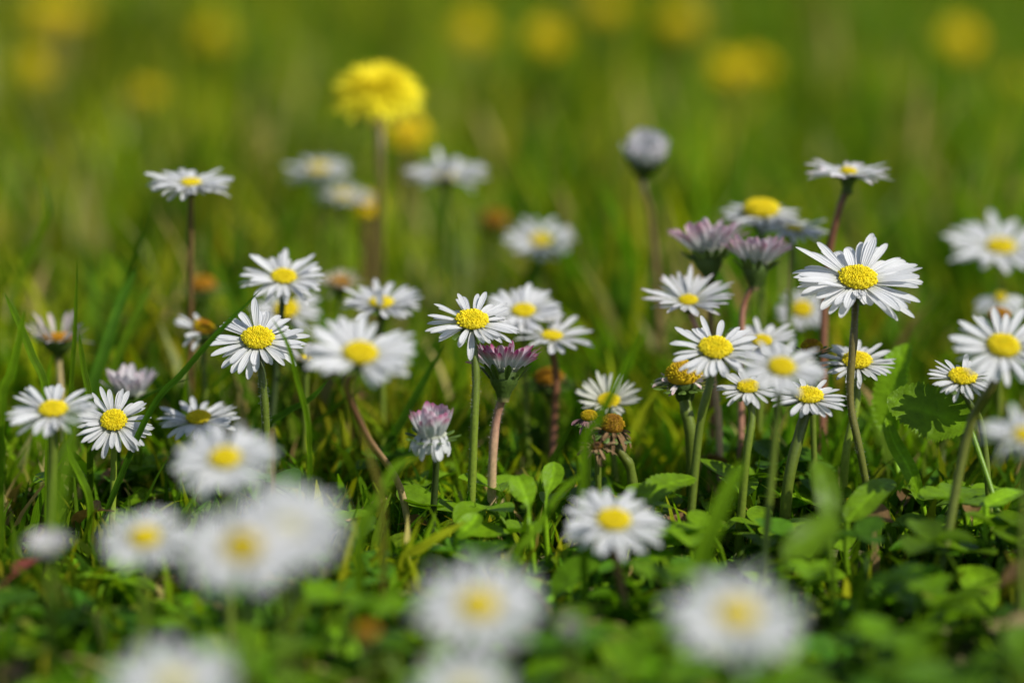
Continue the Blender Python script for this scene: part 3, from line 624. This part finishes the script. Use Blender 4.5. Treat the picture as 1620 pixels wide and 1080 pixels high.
blade('flat blade leaning past the stem of the sharp lens-facing daisy', ((143, 800, .51), (128, 755, .51), (112, 722, .51), (105, 700, .51)), 11, GREEN * 1.2)
blade('tall blurred blade at the frame edge behind the curving one', ((20, 500, .60), (40, 420, .60), (75, 340, .60), (60, 270, .60)), 12, GREEN)
blade('low dark blade lying behind the flat half-covered daisy', ((420, 690, .535), (450, 655, .533), (490, 632, .53), (520, 600, .53)), 12, DEEP)
blade('pale short blade lying on the leaves under the green stem', ((640, 885, .495), (668, 866, .494), (700, 845, .494), (738, 824, .495)), 16, OLIVE * 1.3)
blade('blurred blade curving over leaves before the slanting pink stem', ((570, 850, .47), (600, 790, .472), (625, 740, .474), (665, 720, .476)), 18, GREEN)
blade('brown dead stalk standing behind the large blurred daisy', ((432, 690, .503), (425, 720, .503), (436, 770, .5), (440, 700, .5))[:2], 8, STRAW * .8, name='dead_stalk')
blade('blurred brown dead stalk before the slanting pink stem', ((606, 810, .47), (588, 730, .472), (565, 670, .475)), 9, lerp(SB, OLIVE, .3), name='dead_stalk')

def leaf(label, pts, wpx, col, prof='spoon', hint=(0, -.5, .85), fold=.2, teeth=0, base=None, wav=.1, pet=True, n=None):
    p = [P(*q) for q in pts]; d = pts[0][2]
    b = G(*base) if base else G(pts[0][0] + 10, d + .004)
    o = thing('leaf', label, 'leaf', b, 'single leaves among the stems')
    n = n or (100 if teeth else 26)
    V = ribbon(p, wpx * d / F, prof, hint, fold, n, 9, teeth, wav, len(label))
    c = np.repeat(np.repeat(np.asarray(col, float)[None, None], n, 0), 9, 1) * np.array((1, .95, 1.02, 1, 1.45, 1, 1.02, .95, 1))[None, :, None]
    mb = MB(); mb.grid(V, c); mb.build('leaf_blade', M_LEAF, o, b)
    ms = MB(); ms.tube(smooth([p[0], lerp(p[0], b, .5) + (p[0] - p[1]) * .3, b], 10), .0005, np.asarray(col) * 1.2, 8); ms.build('leaf_stalk', M_STEM, o, b)

leaf('round dark leaf with toothed edge, shaded by the small sharp daisy', ((1535, 676, .5165), (1500, 662, .518), (1458, 648, .5195), (1404, 628, .521)), 106, GREEN * .85, 'round', (0.2, -.8, .6), .12, teeth=22, base=(1600, .505))
leaf('upright bright green leaf beside the toothed round leaf', ((1412, 690, .540), (1408, 640, .540), (1418, 590, .541), (1437, 543, .543)), 62, GREEN * 1.35, 'round', (-.5, -.7, .5), .35, teeth=18, base=(1440, .535))
leaf('spoon-shaped green leaf under the reddish stem of the flat pale daisy', ((862, 815, .507), (866, 780, .508), (874, 755, .510), (877, 730, .512)), 36, GREEN * 1.25, 'spoon', (0, -.8, .6), .15)
leaf('rounded leaf beside the spoon-shaped one under the purple-tipped daisy', ((838, 830, .50), (836, 800, .502), (828, 775, .504), (818, 752, .506)), 46, GREEN * 1.2, 'spoon', (0.2, -.7, .7), .2)
leaf('wide glossy leaf beneath the sharp daisy crossed by a stem', ((1340, 825, .497), (1362, 800, .499), (1388, 775, .503), (1412, 758, .508)), 48, GREEN * .9, 'round', (0, -.45, .9), .2)
leaf('dark toothed leaf beneath the spent golden-domed daisy', ((1005, 800, .50), (1030, 780, .503), (1060, 765, .507), (1100, 755, .512)), 52, GREEN * .9, 'round', (0, -.5, .85), .2, teeth=14)
leaf('small crinkled leaf at the foot of the green stem', ((722, 850, .50), (735, 838, .50), (748, 825, .502), (757, 812, .503)), 36, GREEN * 1.3, 'round', (0, -.5, .85), .3)
leaf('small shiny leaf under the blurred daisy at the frame edge', ((1560, 800, .50), (1580, 790, .502), (1600, 782, .504), (1618, 775, .507)), 36, GREEN * 1.5, 'round', (0, -.3, .95), .2)
leaf('blurred wide leaf under the open leaf carpet daisy', ((1240, 880, .455), (1270, 862, .457), (1300, 838, .460), (1318, 815, .463)), 60, GREEN * .7, 'round', (0, -.6, .8), .2)
leaf('blurred upright leaf in front of the low thick-stemmed daisy', ((1312, 830, .475), (1310, 790, .476), (1302, 755, .478), (1290, 728, .48)), 44, GREEN * .7, 'round', (.2, -.8, .5), .2)
leaf('curved pale green leaf leaning between the stem and the upright leaf', ((1460, 800, .525), (1440, 745, .525), (1415, 700, .526), (1402, 660, .528)), 26, GREEN * 1.3, 'round', (-.3, -.7, .6), .3)
